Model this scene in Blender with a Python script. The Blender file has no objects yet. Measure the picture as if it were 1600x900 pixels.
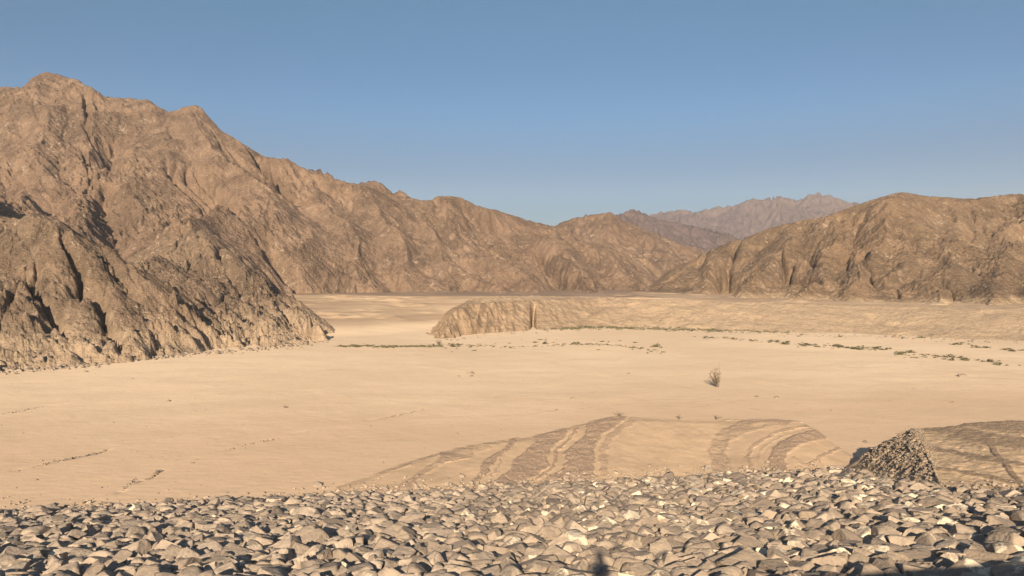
import bpy, bmesh, math, random
import numpy as np
from mathutils import Vector, Matrix

rng = np.random.default_rng(11)
random.seed(11)
S = bpy.context.scene
COL = S.collection
F32 = np.float32

# ------------------------------------------------------------------ camera
FPX = 1186.0            # focal length in photo pixels (1600 wide)
CAM_Z = 14.0            # eye height above the dry lake bed
PITCH = math.atan(25.0 / FPX)
cp, sp = math.cos(PITCH), math.sin(PITCH)

def ray(px, py):
    a = (px - 800.0) / FPX
    b = (450.0 - py) / FPX
    return a, cp + b * sp, -sp + b * cp

def at(px, py, Y):
    a, f, v = ray(px, py)
    k = Y / f
    return np.array([a * k, Y, CAM_Z + v * k])

def at_z(px, py, z=0.0):
    a, f, v = ray(px, py)
    k = (z - CAM_Z) / v
    return np.array([a * k, f * k, z])

def to_px(X, Y, Z):
    dz = Z - CAM_Z
    d = Y * cp - dz * sp
    return 800.0 + FPX * X / d, 450.0 - FPX * (Y * sp + dz * cp) / d

cam = bpy.data.cameras.new('camera')
co = bpy.data.objects.new('camera', cam)
COL.objects.link(co)
co.location = (0, 0, CAM_Z)
co.rotation_euler = (math.pi / 2 - PITCH, 0, 0)
cam.sensor_width = 36.0
cam.lens = 36.0 * FPX / 1600.0
cam.clip_start = 0.1
cam.clip_end = 20000
S.camera = co

# ------------------------------------------------------------------ numpy noise
_gt = np.arange(256) * (2 * math.pi / 256)
GX, GY = np.cos(_gt).astype(F32), np.sin(_gt).astype(F32)

def hsh(i, j, seed):
    h = (i.astype(np.int64) * 374761393 + j.astype(np.int64) * 668265263 + seed * 1442695041) & 0xffffffff
    h = ((h ^ (h >> 13)) * 1274126177) & 0xffffffff
    h = ((h ^ (h >> 15)) * 2246822519) & 0xffffffff
    return h ^ (h >> 16)

def perlin(x, y, seed=0):
    xi, yi = np.floor(x), np.floor(y)
    fx, fy = (x - xi).astype(F32), (y - yi).astype(F32)
    u = fx * fx * fx * (fx * (fx * 6 - 15) + 10)
    v = fy * fy * fy * (fy * (fy * 6 - 15) + 10)
    def g(a, b):
        k = (hsh(xi + a, yi + b, seed) & 255).astype(np.int32)
        return GX[k] * (fx - a) + GY[k] * (fy - b)
    n0 = g(0, 0) * (1 - u) + g(1, 0) * u
    n1 = g(0, 1) * (1 - u) + g(1, 1) * u
    return (n0 * (1 - v) + n1 * v) * 1.5

def fbm(x, y, oct=4, seed=0, gain=0.5):
    r, a = 0, 1.0
    for o in range(oct):
        r = r + a * perlin(x * 2 ** o + 17.3 * o, y * 2 ** o - 9.1 * o, seed + o)
        a *= gain
    return r

def ridged(x, y, oct=4, seed=0, gain=0.5):
    r, a, w = 0, 1.0, 1.0
    for o in range(oct):
        n = 1 - np.abs(perlin(x * 2 ** o + 7.7 * o, y * 2 ** o + 3.3 * o, seed + o)) * 1.6
        n = np.clip(n, 0, 1) ** 2 * w
        w = np.clip(n * 1.5, 0, 1)
        r = r + a * n
        a *= gain
    return r

def smooth(a, b, x):
    t = np.clip((x - a) / (b - a), 0, 1)
    return t * t * (3 - 2 * t)

def phasor(px, py, sx, sy, seed):
    """stripes that run along the local fall line, blended between jittered cells"""
    xi, yi = np.floor(px), np.floor(py)
    fx, fy = (px - xi).astype(F32), (py - yi).astype(F32)
    C = np.zeros_like(fx); Q = np.zeros_like(fx)
    for i in (-1, 0, 1, 2):
        for j in (-1, 0, 1, 2):
            h = hsh(xi + i, yi + j, seed)
            ox = ((h & 1023) / 1023.0 - 0.5).astype(F32)
            oy = (((h >> 10) & 1023) / 1023.0 - 0.5).astype(F32)
            vx, vy = fx - i - ox * 0.8, fy - j - oy * 0.8
            d2 = vx * vx + vy * vy
            w = np.maximum(0, np.exp(-2 * d2) - 0.011)
            ph = 5.2 * (vx * sx + vy * sy)
            C += w * np.cos(ph); Q += w * np.sin(ph)
    m = np.sqrt(C * C + Q * Q) + 1e-4
    return C / m, Q / m

# ------------------------------------------------------------------ object helpers
def tag(o, label=None, cat=None, group=None, kind=None):
    if label: o['label'] = label
    if cat: o['category'] = cat
    if group: o['group'] = group
    if kind: o['kind'] = kind
    return o

def mesh_np(name, V, Fq, mat=None, parent=None, smooth_shade=True, attrs=None):
    """V (n,3); Fq (m,3) or (m,4)"""
    me = bpy.data.meshes.new(name)
    V = np.ascontiguousarray(V, dtype=F32); Fq = np.ascontiguousarray(Fq, dtype=np.int32)
    n, k = Fq.shape
    me.vertices.add(len(V)); me.vertices.foreach_set('co', V.ravel())
    me.loops.add(n * k); me.loops.foreach_set('vertex_index', Fq.ravel())
    me.polygons.add(n)
    me.polygons.foreach_set('loop_start', np.arange(0, n * k, k, dtype=np.int32))
    me.polygons.foreach_set('loop_total', np.full(n, k, dtype=np.int32))
    if smooth_shade:
        me.polygons.foreach_set('use_smooth', np.ones(n, dtype=bool))
    for an, av in (attrs or {}).items():
        a = me.attributes.new(an, 'FLOAT', 'POINT')
        a.data.foreach_set('value', np.ascontiguousarray(av, dtype=F32).ravel())
    me.update(calc_edges=True)
    me.validate()
    if mat: me.materials.append(mat)
    o = bpy.data.objects.new(name, me)
    COL.objects.link(o)
    if parent: o.parent = parent
    return o

def grid_faces(nr, nc):
    i = np.arange(nr - 1)[:, None] * nc + np.arange(nc - 1)[None, :]
    i = i.ravel()
    return np.stack([i, i + 1, i + nc + 1, i + nc], 1)

def grid_object(name, X, Y, Z, mat, attrs=None):
    nr, nc = X.shape
    V = np.stack([X.ravel(), Y.ravel(), Z.ravel()], 1)
    return mesh_np(name, V, grid_faces(nr, nc), mat, attrs=attrs)

# ------------------------------------------------------------------ materials
class NT:
    def __init__(self, name):
        self.m = bpy.data.materials.new(name); self.m.use_nodes = True
        self.t = self.m.node_tree; self.t.nodes.clear()
        self.out = self.n('ShaderNodeOutputMaterial')
        self.b = self.n('ShaderNodeBsdfPrincipled')
        self.b.inputs['Specular IOR Level'].default_value = 0.15
        self.b.inputs['Roughness'].default_value = 0.9
        self.l(self.b.outputs[0], self.out.inputs[0])
        self.tc = self.n('ShaderNodeTexCoord').outputs['Object']
    def n(self, t): return self.t.nodes.new(t)
    def l(self, a, b): self.t.links.new(a, b)
    def put(self, sock, v):
        if hasattr(v, 'is_output') or isinstance(v, bpy.types.NodeSocket): self.l(v, sock)
        else: sock.default_value = v
    def math(self, op, a, b=0.0, c=None, clamp=False):
        n = self.n('ShaderNodeMath'); n.operation = op; n.use_clamp = clamp
        self.put(n.inputs[0], a); self.put(n.inputs[1], b)
        if c is not None: self.put(n.inputs[2], c)
        return n.outputs[0]
    def mapping(self, scale=(1, 1, 1), rot=(0, 0, 0), src=None):
        n = self.n('ShaderNodeMapping'); self.l(src or self.tc, n.inputs[0])
        n.inputs['Scale'].default_value = scale; n.inputs['Rotation'].default_value = rot
        return n.outputs[0]
    def noise(self, scale, detail=4, rough=0.55, vec=None, dist=0.0):
        n = self.n('ShaderNodeTexNoise'); self.l(vec or self.tc, n.inputs['Vector'])
        n.inputs['Scale'].default_value = scale; n.inputs['Detail'].default_value = detail
        n.inputs['Roughness'].default_value = rough; n.inputs['Distortion'].default_value = dist
        return n.outputs['Fac']
    def vor(self, scale, feature='F1', vec=None, out='Distance'):
        n = self.n('ShaderNodeTexVoronoi'); self.l(vec or self.tc, n.inputs['Vector'])
        n.feature = feature; n.inputs['Scale'].default_value = scale
        return n.outputs[out]
    def mr(self, v, a, b, c=0.0, d=1.0):
        n = self.n('ShaderNodeMapRange'); n.interpolation_type = 'SMOOTHSTEP'
        self.put(n.inputs[0], v)
        for i, q in enumerate((a, b, c, d)): n.inputs[1 + i].default_value = q
        return n.outputs[0]
    def mix(self, f, a, b, mode='MIX'):
        n = self.n('ShaderNodeMix'); n.data_type = 'RGBA'; n.blend_type = mode
        self.put(n.inputs[0], f)
        for s, v in ((n.inputs[6], a), (n.inputs[7], b)):
            if isinstance(v, tuple): s.default_value = (*v[:3], 1)
            else: self.l(v, s)
        return n.outputs[2]
    def attr(self, name):
        n = self.n('ShaderNodeAttribute'); n.attribute_name = name
        return n.outputs['Fac']
    def xyz(self):
        n = self.n('ShaderNodeSeparateXYZ'); self.l(self.tc, n.inputs[0])
        return n.outputs
    def bump(self, h, strength, dist, prev=None):
        n = self.n('ShaderNodeBump'); n.inputs['Strength'].default_value = strength
        n.inputs['Distance'].default_value = dist; self.l(h, n.inputs['Height'])
        if prev is not None: self.l(prev, n.inputs['Normal'])
        return n.outputs[0]
    def done(self, col, normal=None):
        if isinstance(col, tuple): self.b.inputs['Base Color'].default_value = (*col, 1)
        else: self.l(col, self.b.inputs['Base Color'])
        if normal is not None: self.l(normal, self.b.inputs['Normal'])
        return self.m

def mat_mountain(name, dark, light, pale, bleach, zb, scale=1.0, veins=True, zsoft=2.5):
    M = NT(name)
    big = M.noise(0.018 * scale, 4, 0.6)
    med = M.noise(0.12 * scale, 6, 0.62)
    fine = M.noise(0.9 * scale, 5, 0.65)
    strat = M.noise(0.20 * scale, 5, 0.6, M.mapping((1.6, 0.6, 0.35), (0.2, 0.7, 0.5)))
    v = M.math('ADD', M.math('MULTIPLY', med, 0.42), M.math('ADD', M.math('MULTIPLY', fine, 0.28), M.math('MULTIPLY', strat, 0.30)))
    c = M.mix(M.mr(v, 0.38, 0.62), dark, light)
    c = M.mix(M.mr(big, 0.45, 0.68, 0, 0.5), c, tuple(0.5 * a + 0.5 * b for a, b in zip(light, (light[0] * 1.0, light[1] * 0.92, light[2] * 0.86))))
    # weathered dark outcrops against smoother scree
    oc = M.mr(M.noise(0.035 * scale, 5, 0.65, M.mapping((1, 0.8, 1.3), (0.6, 0.2, 0.4))), 0.46, 0.62)
    c = M.mix(M.math('MULTIPLY', oc, 0.30), c, tuple(0.80 * q for q in dark))
    c = M.mix(M.mr(M.noise(0.33 * scale, 5, 0.7, M.mapping((1.8, 0.7, 0.7), (0.3, 0.5, 0.8))), 0.54, 0.70, 0, 0.5), c, tuple(0.5 * (p_ + q_) for p_, q_ in zip(light, pale)))
    # small stones and rubble
    c = M.mix(M.mr(M.noise(2.6 * scale, 3, 0.7), 0.58, 0.70, 0, 0.65), c, pale)
    c = M.mix(M.mr(M.noise(1.9 * scale, 3, 0.7, M.mapping((1, 1, 1), (1, 2, 3))), 0.62, 0.75, 0, 0.5), c, tuple(0.55 * q for q in dark))
    if veins:
        w = M.noise(0.10 * scale, 4, 0.55, M.mapping((1.0, 0.7, 1.9), (0.4, 0.3, 0.9)), dist=0.6)
        ln = M.math('ABSOLUTE', M.math('SUBTRACT', w, 0.5))
        msk = M.math('MULTIPLY', M.mr(ln, 0.0, 0.010, 1, 0), M.mr(M.noise(0.09 * scale, 3, 0.6, M.mapping((1, 1, 1), (2, 1, 0))), 0.52, 0.62))
        c = M.mix(M.math('MULTIPLY', msk, 0.75), c, pale)
    if bleach:
        z = M.xyz()[2]
        zz = M.math('ADD', z, M.math('MULTIPLY', M.math('SUBTRACT', M.noise(0.05, 5, 0.65), 0.5), 7.0))
        zz = M.math('ADD', zz, M.math('MULTIPLY', M.math('SUBTRACT', M.noise(0.5, 4, 0.7), 0.5), 3.0))
        f = M.mr(zz, zb - zsoft, zb + zsoft, 1, 0)
        bc = M.mix(M.mr(v, 0.40, 0.60), tuple(0.78 * q for q in bleach), bleach)
        st = M.noise(0.35, 4, 0.6, M.mapping((0.25, 0.25, 5.0)))
        bc = M.mix(M.mr(st, 0.50, 0.64, 0, 0.4), bc, tuple(0.62 * q for q in bleach))
        c = M.mix(M.math('MULTIPLY', f, M.mr(M.noise(0.7, 4, 0.7), 0.25, 0.55, 0.45, 1.0)), c, bc)
    h = M.math('ADD', M.math('MULTIPLY', M.noise(0.9 * scale, 6, 0.75), 1.0), M.math('MULTIPLY', M.vor(1.1 * scale, vec=M.mapping((1, 1, 1.7), (0.3, 0.6, 0.2))), 0.35))
    h = M.math('MULTIPLY', h, M.math('ADD', 0.65, M.math('MULTIPLY', oc, 0.5)))
    nb = M.bump(h, 0.95, 1.0 / scale)
    return M.done(c, nb)

def mat_sand(name):
    M = NT(name)
    x, y, z = M.xyz()
    big = M.noise(0.022, 4, 0.55)
    med = M.noise(0.16, 5, 0.6, M.mapping((0.45, 1.3, 1), (0, 0, 0.25)))
    fine = M.noise(3.2, 4, 0.65)
    c = M.mix(M.mr(big, 0.35, 0.65), (0.61, 0.437, 0.275), (0.69, 0.507, 0.323))
    c = M.mix(M.mr(med, 0.46, 0.66, 0, 0.40), c, (0.54, 0.40, 0.25))
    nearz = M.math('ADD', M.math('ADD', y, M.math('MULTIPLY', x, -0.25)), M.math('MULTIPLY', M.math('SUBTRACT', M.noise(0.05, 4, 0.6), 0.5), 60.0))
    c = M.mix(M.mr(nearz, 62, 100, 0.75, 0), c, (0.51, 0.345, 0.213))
    c = M.mix(M.mr(fine, 0.52, 0.72, 0, 0.35), c, (0.36, 0.245, 0.145))
    # debris specks
    for sc_, rot_, amt_ in ((1.0, 0.35, 0.30), (1.0, -0.2, 0.22)):
        wl = M.noise(0.045, 3, 0.6, M.mapping((0.5, 2.2, 1), (0, 0, rot_)), dist=0.8)
        ln = M.mr(M.math('ABSOLUTE', M.math('SUBTRACT', wl, 0.5)), 0.0, 0.012, 1, 0)
        c = M.mix(M.math('MULTIPLY', ln, M.mr(M.noise(0.03, 3, 0.6, M.mapping((1, 1, 1), (0, 0, rot_ * 5))), 0.45, 0.6, 0, amt_)), c, (0.36, 0.255, 0.16))
    sp_ = M.math('MULTIPLY', M.mr(M.noise(1.3, 3, 0.75), 0.66, 0.72), M.mr(M.noise(0.07, 3, 0.6), 0.48, 0.62))
    c = M.mix(M.math('MULTIPLY', sp_, 0.6), c, (0.21, 0.145, 0.09))
    c = M.mix(M.math('MULTIPLY', M.mr(z, 0.35, 1.8), M.mr(M.noise(0.06, 4, 0.6), 0.25, 0.6, 0.55, 0.95)), c, (0.36, 0.248, 0.153))
    # old shorelines on the rising ground
    st = M.noise(1.0, 4, 0.65, M.mapping((0.018, 0.03, 2.6)))
    hi = M.mr(z, 0.6, 2.2)
    c = M.mix(M.math('MULTIPLY', M.mr(st, 0.44, 0.60), M.math('MULTIPLY', hi, 0.75)), c, (0.29, 0.195, 0.12))
    st2 = M.noise(1.0, 5, 0.7, M.mapping((0.06, 0.10, 5.0), (0, 0, 0.4)))
    c = M.mix(M.math('MULTIPLY', M.mr(st2, 0.55, 0.66), M.math('MULTIPLY', hi, 0.6)), c, (0.24, 0.16, 0.10))
    # dark gravel strip at the old high-water line
    zt = M.math('ADD', z, M.math('MULTIPLY', M.math('SUBTRACT', M.noise(0.04, 3), 0.5), 1.2))
    c = M.mix(M.mr(zt, 6.55, 6.85, 0, 0.9), c, (0.19, 0.128, 0.085))
    h = M.math('ADD', M.math('MULTIPLY', M.noise(1.1, 5, 0.6, M.mapping((0.6, 1.4, 1))), 0.7), M.math('MULTIPLY', M.noise(7, 3, 0.6), 0.12))
    return M.done(c, M.bump(h, 0.35, 0.22))

def mat_bank(name, dark, light):
    M = NT(name)
    a = M.attr('band')
    j = M.math('ADD', a, M.math('MULTIPLY', M.math('SUBTRACT', M.noise(3.2, 6, 0.8), 0.5), 0.9))
    f = M.mr(j, 0.15, 0.95)
    lt = M.mix(M.mr(M.noise(0.35, 4, 0.6), 0.4, 0.65), light, tuple(0.84 * q for q in light))
    lt = M.mix(M.mr(M.noise(5.0, 3, 0.7), 0.52, 0.7, 0, 0.35), lt, tuple(0.6 * q for q in light))
    dk = M.mix(M.mr(M.noise(6.0, 4, 0.8), 0.40, 0.66), dark, tuple(1.45 * q for q in dark))
    dk = M.mix(M.mr(M.noise(9.0, 2, 0.8), 0.58, 0.70, 0, 0.8), dk, tuple(0.45 * q for q in dark))
    c = M.mix(f, lt, dk)
    h = M.math('MULTIPLY', M.noise(5.5, 4, 0.75), M.math('ADD', M.math('MULTIPLY', f, 0.8), 0.2))
    return M.done(c, M.bump(h, 0.8, 0.16))

def mat_boulder(name):
    M = NT(name)
    tone, patch, warm = M.attr('tone'), M.attr('patch'), M.attr('warm')
    g = M.mix(tone, (0.258, 0.197, 0.142), (0.432, 0.334, 0.243))
    w = M.mix(tone, (0.225, 0.167, 0.116), (0.38, 0.288, 0.202))
    c = M.mix(warm, g, w)
    c = M.mix(M.mr(M.noise(2.4, 6, 0.7), 0.35, 0.70, 0, 0.75), c, (0.17, 0.132, 0.10))
    c = M.mix(M.mr(M.noise(5.5, 5, 0.7, M.mapping((1, 1, 2.2), (0.5, 0.3, 0.9))), 0.52, 0.72, 0, 0.55), c, (0.36, 0.28, 0.19))
    pm = M.math('ADD', M.noise(1.15, 5, 0.62), M.math('MULTIPLY', M.math('SUBTRACT', patch, 0.5), 0.34))
    pm = M.math('ADD', pm, M.math('MULTIPLY', M.math('SUBTRACT', M.noise(7.0, 4, 0.7), 0.5), 0.16))
    c = M.mix(M.mr(pm, 0.60, 0.66, 0, 0.92), c, (0.60, 0.49, 0.34))
    c = M.mix(M.mr(M.noise(22, 3, 0.7), 0.58, 0.75, 0, 0.35), c, (0.09, 0.07, 0.055))
    h = M.math('ADD', M.noise(3.2, 6, 0.65), M.math('MULTIPLY', M.vor(2.1, 'DISTANCE_TO_EDGE'), 0.25))
    return M.done(c, M.bump(h, 0.8, 0.12))

def mat_plain(name, a, b, scale=4.0):
    M = NT(name)
    c = M.mix(M.mr(M.noise(scale, 4, 0.7), 0.35, 0.65), a, b)
    return M.done(c)

# ------------------------------------------------------------------ heightfield mountains
def seg_tents(X, Y, ridges, k=3.0):
    """smooth maximum of slopes falling away from ridge lines"""
    out = np.full(X.shape, -60.0, dtype=F32)
    for pts, slope, foot in ridges:
        best = np.full(X.shape, -200.0, dtype=F32)
        for a, b in zip(pts[:-1], pts[1:]):
            dx, dy = b[0] - a[0], b[1] - a[1]
            L = dx * dx + dy * dy + 1e-6
            t = np.clip(((X - a[0]) * dx + (Y - a[1]) * dy) / L, 0, 1)
            d = np.hypot(X - a[0] - t * dx, Y - a[1] - t * dy)
            z = a[2] + t * (b[2] - a[2])
            drop = slope * d
            if foot: drop = np.where(d > foot, slope * foot + (d - foot) * slope * 0.55, drop)
            drop = np.sqrt(drop * drop + 1.0) - 1.0
            best = np.maximum(best, z - drop)
        m = np.maximum(out, best); n = np.minimum(out, best)
        out = m + k * 0.25 * np.clip(1 - (m - n) / k, 0, 1) ** 2
    return out

def P(lst): return [at(*q) for q in lst]

def mountain(name, mat, ridges, x0, x1, Y0, Y1, nc, nr, sky=None, warp=6.0, gul=(45.0, 0.13, 5), crag=(1.0, 9.0), seed=1, floor=-5.0,
             xdense=None, dip=(0.6, 1.4, 0.5), bed=(1.0, 1.0, 1.2, 9.0), label='', power=1.0, foot_z=-6.0):
    us = np.linspace((x0 - 800) / FPX, (x1 - 800) / FPX, nc)
    if xdense is not None: us = np.concatenate([np.linspace((xdense - 800) / FPX, us[0], 60, endpoint=False), us])
    Ys = Y0 + (Y1 - Y0) * np.linspace(0, 1, nr) ** power
    U, Yg = np.meshgrid(us, Ys)
    U = U.astype(F32); Yg = Yg.astype(F32)
    X = U * Yg
    wx = X + warp * fbm(X / (warp * 6), Yg / (warp * 6), 3, seed)
    wy = Yg + warp * fbm(X / (warp * 6), Yg / (warp * 6), 3, seed + 50)
    Z = seg_tents(wx, wy, ridges, k=warp * 0.8)
    # gullies that follow the fall line
    dZu, dZy = np.gradient(Z, us, axis=1), np.gradient(Z, Ys, axis=0)
    gx = dZu / Yg; gy = dZy - U / Yg * dZu
    size, strength, octs = gul
    amp_mask = smooth(foot_z, foot_z + 10.0, Z)
    for o in range(octs):
        m = np.hypot(gx, gy) + 1e-4
        sx, sy = -gy / m, gx / m
        fr = 2.0 ** o / size
        c, q = phasor(X * fr, Yg * fr, sx, sy, seed * 7 + o)
        st = smooth(0.08, 0.5, m)
        A = strength / fr * (0.88 ** o) * 0.5
        # sharp gullies between rounded ribs
        Z = Z + A * (np.abs(c) ** 0.9 * np.sign(c) - 0.25) * st * amp_mask
        gx = gx - sx * q * A * fr * 5.2 * st * 0.9
        gy = gy - sy * q * A * fr * 5.2 * st * 0.9
    # crags along dipping beds
    ca, cs = crag
    kx, kz, ba, bs = bed
    rough = smooth(-0.25, 0.55, fbm(X / 55, Yg / 55, 4, seed + 90))
    E0 = (Z - CAM_Z) / Yg
    amp_mask = amp_mask * (1 - 0.6 * smooth(0.018, 0.0, E0.max(axis=0)[None, :] - E0))
    Zs = Z.copy()
    wv = 0.35 * bs * fbm(X / (3 * bs), Yg / (3 * bs), 3, seed + 15)
    bc_ = (kx * X + kz * Zs + wv) * 0.72
    al = (kz * X - kx * Zs) * 0.72
    patchy = smooth(-0.3, 0.5, fbm(X / (5 * bs) + 3, Yg / (4 * bs), 3, seed + 16))
    rg_ = ridged(bc_ / bs, (Yg + 0.5 * al) / (bs * 5), 5, seed + 17, 0.6)
    Z = Z + ba * (0.4 - 1.0 * np.clip(rg_, 0, 2) ** 2.2) * (0.15 + patchy) * amp_mask
    ax = (X * math.cos(dip[2]) + Yg * math.sin(dip[2]) + Zs * 0.5) / cs
    ay = (-X * math.sin(dip[2]) + Yg * math.cos(dip[2]) - Zs * 0.4) / cs
    Z = Z + ca * 0.8 * (ridged(ax * dip[0], ay * dip[1], 6, seed + 20, 0.62) - 0.8) * (0.5 + 0.85 * rough) * amp_mask
    Z = Z + ca * 0.5 * fbm(ax * 3.1, ay * 2.2, 5, seed + 30, 0.65) * (0.4 + rough) * amp_mask
    Zp = np.pad(Z, ((0, 0), (1, 1)), mode='edge')
    Z = 0.25 * Zp[:, :-2] + 0.5 * Zp[:, 1:-1] + 0.25 * Zp[:, 2:]
    if sky:
        pts = np.array([[ray(*q)[0] / ray(*q)[1], ray(*q)[2] / ray(*q)[1]] for q in sky])
        tgt = np.interp(us, pts[:, 0], pts[:, 1])
        tgt = tgt + 0.0006 * fbm(us * 90, us * 0, 4, seed + 60, 0.6)
        E = (Z - CAM_Z) / Yg
        r = np.argmax(E, axis=0)
        cI = np.arange(len(us))
        zs, ys = Z[r, cI], Yg[r, cI]
        want = CAM_Z + tgt * ys
        fac = np.clip(want / np.maximum(zs, 1), 0.6, 1.6)
        inside = (us >= pts[0, 0]) & (us <= pts[-1, 0])
        fac = np.where(inside, fac, np.nan)
        idx = np.where(inside)[0]
        fac = np.interp(cI, idx, fac[idx])
        kk = np.exp(-0.5 * (np.arange(-24, 25) / 5.0) ** 2); kk /= kk.sum()
        fac = np.convolve(np.pad(fac, 24, mode='edge'), kk, 'valid')
        Z = np.where(Z > 0, Z * fac[None, :], Z)
    Z = np.maximum(Z, floor + 0.3 * perlin(X / 5, Yg / 5, 3))
    o = grid_object(name, X, Yg, Z, mat)
    tag(o, label, 'hill', kind='structure')
    return o

BROWN_D, BROWN_L, PALE, BLEACH = (0.108, 0.069, 0.044), (0.198, 0.127, 0.081), (0.40, 0.31, 0.22), (0.42, 0.30, 0.18)
m_main = mat_mountain('mountain_rock', BROWN_D, BROWN_L, PALE, BLEACH, 5.0)
m_spur = mat_mountain('spur_rock', (0.086, 0.058, 0.038), (0.185, 0.124, 0.079), PALE, (0.34, 0.243, 0.157), 4.8, scale=1.5, zsoft=3.4)
m_right = mat_mountain('right_hill_rock', (0.110, 0.071, 0.042), (0.192, 0.123, 0.072), PALE, BLEACH, 6.3, zsoft=1.6)
m_mid = mat_mountain('saddle_rock', (0.110, 0.069, 0.044), (0.180, 0.114, 0.071), PALE, BLEACH, 4.5)
m_far = mat_mountain('far_rock', (0.070, 0.045, 0.038), (0.108, 0.071, 0.060), (0.23, 0.17, 0.145), None, 0, scale=0.3)

SKY_MAIN = [(0, 135), (35, 137), (50, 121), (75, 112), (98, 118), (115, 124), (130, 128), (150, 142), (168, 152), (182, 153), (205, 153),
            (235, 158), (255, 171), (268, 175), (285, 168), (305, 163), (318, 173), (350, 208), (375, 221), (410, 243), (430, 247), (450, 248),
            (472, 263), (515, 279), (545, 285), (575, 291), (610, 303), (640, 309), (665, 314), (680, 309), (703, 305), (722, 309), (748, 323),
            (775, 328), (800, 336), (830, 346), (862, 353), (900, 366), (960, 392)]
mountain('mountain', m_main, [
    (P([(-500, 190, 390), (-150, 150, 372), (0, 135, 365), (75, 112, 365), (165, 152, 355), (235, 158, 350), (268, 176, 346), (305, 163, 342), (350, 208, 338),
        (410, 243, 332), (450, 248, 335), (515, 278, 330), (560, 288, 330), (640, 308, 335), (700, 306, 350), (750, 323, 355), (800, 335, 365), (860, 352, 380), (930, 385, 400), (1010, 415, 420)]), 0.80, 120),
    (P([(75, 112, 365), (60, 200, 312), (40, 280, 272), (30, 330, 242)]), 0.80, 0),
    (P([(165, 152, 355), (150, 250, 300), (135, 330, 258), (160, 400, 225)]), 0.78, 0),
    (P([(305, 163, 342), (330, 230, 310), (385, 275, 290), (345, 320, 265), (310, 345, 240), (290, 352, 215)]), 0.82, 0),
    (P([(235, 158, 350), (240, 240, 310), (225, 310, 275), (240, 370, 245)]), 0.80, 0),
    (P([(410, 243, 332), (440, 320, 300), (470, 390, 276), (500, 452, 256)]), 0.78, 0),
    (P([(490, 268, 332), (530, 340, 300), (570, 400, 276), (600, 455, 256)]), 0.78, 0),
    (P([(560, 288, 330), (610, 350, 302), (650, 410, 280), (690, 455, 258)]), 0.78, 0),
    (P([(640, 308, 335), (690, 370, 305), (730, 425, 280), (760, 458, 260)]), 0.75, 0),
    (P([(700, 306, 350), (740, 370, 315), (790, 420, 285), (830, 456, 264)]), 0.72, 0),
    (P([(800, 335, 365), (850, 390, 325), (890, 430, 295), (930, 458, 270)]), 0.62, 0),
    (P([(880, 362, 385), (940, 410, 340), (990, 440, 305), (1020, 460, 280)]), 0.55, 0),
], -140, 1060, 205, 430, 1000, 560, SKY_MAIN, warp=7.0, gul=(30, 0.05, 5), crag=(1.15, 5.5), bed=(1.0, 1.05, 2.6, 19.0), seed=3, dip=(0.6, 1.5, 0.9), xdense=-700,
    label='large brown rocky mountain rising behind the left side of the dry lake bed')

mountain('hill', m_spur, [
    ([np.array([-260, 178, 100.0]), np.array([-186, 152, 78.0]), np.array([-150, 150, 48.0]), np.array([-126, 150, 30.0])] + P([(0, 340, 150), (60, 340, 146), (120, 362, 143), (165, 395, 141), (198, 432, 140), (228, 480, 136), (262, 530, 131)]), 0.78, 0),
    (P([(285, 351, 216), (330, 378, 197), (370, 412, 184), (410, 447, 173), (440, 480, 166), (466, 510, 160), (490, 528, 156)]), 0.80, 0),
    (P([(462, 500, 159), (476, 507, 156.5), (490, 516, 155)]), 1.7, 0),
    (P([(250, 400, 185), (300, 440, 166), (335, 480, 154), (372, 520, 145)]), 0.72, 0),
    (P([(330, 440, 172), (390, 485, 156), (430, 515, 149), (455, 530, 145)]), 0.70, 0),
    (P([(60, 340, 146), (75, 430, 132), (95, 510, 121), (110, 555, 115)]), 0.60, 0),
    (P([(0, 340, 150), (-20, 430, 130), (-30, 520, 112)]), 0.60, 0),
    (P([(150, 385, 142), (165, 470, 131), (185, 535, 122)]), 0.75, 0),
    ([np.array([-186, 152, 78.0]), np.array([-140, 120, 38.0]), np.array([-100, 98, 12.0])], 0.8, 0),
], -60, 530, 88, 240, 760, 560, None, warp=3.0, gul=(13, 0.075, 5), crag=(1.15, 3.6), bed=(1.0, 1.0, 1.4, 5.5), seed=8, dip=(0.55, 1.7, 0.8), xdense=-1100,
    label='craggy near rock spur running down to the sand at the left edge', power=1.1)

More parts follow.
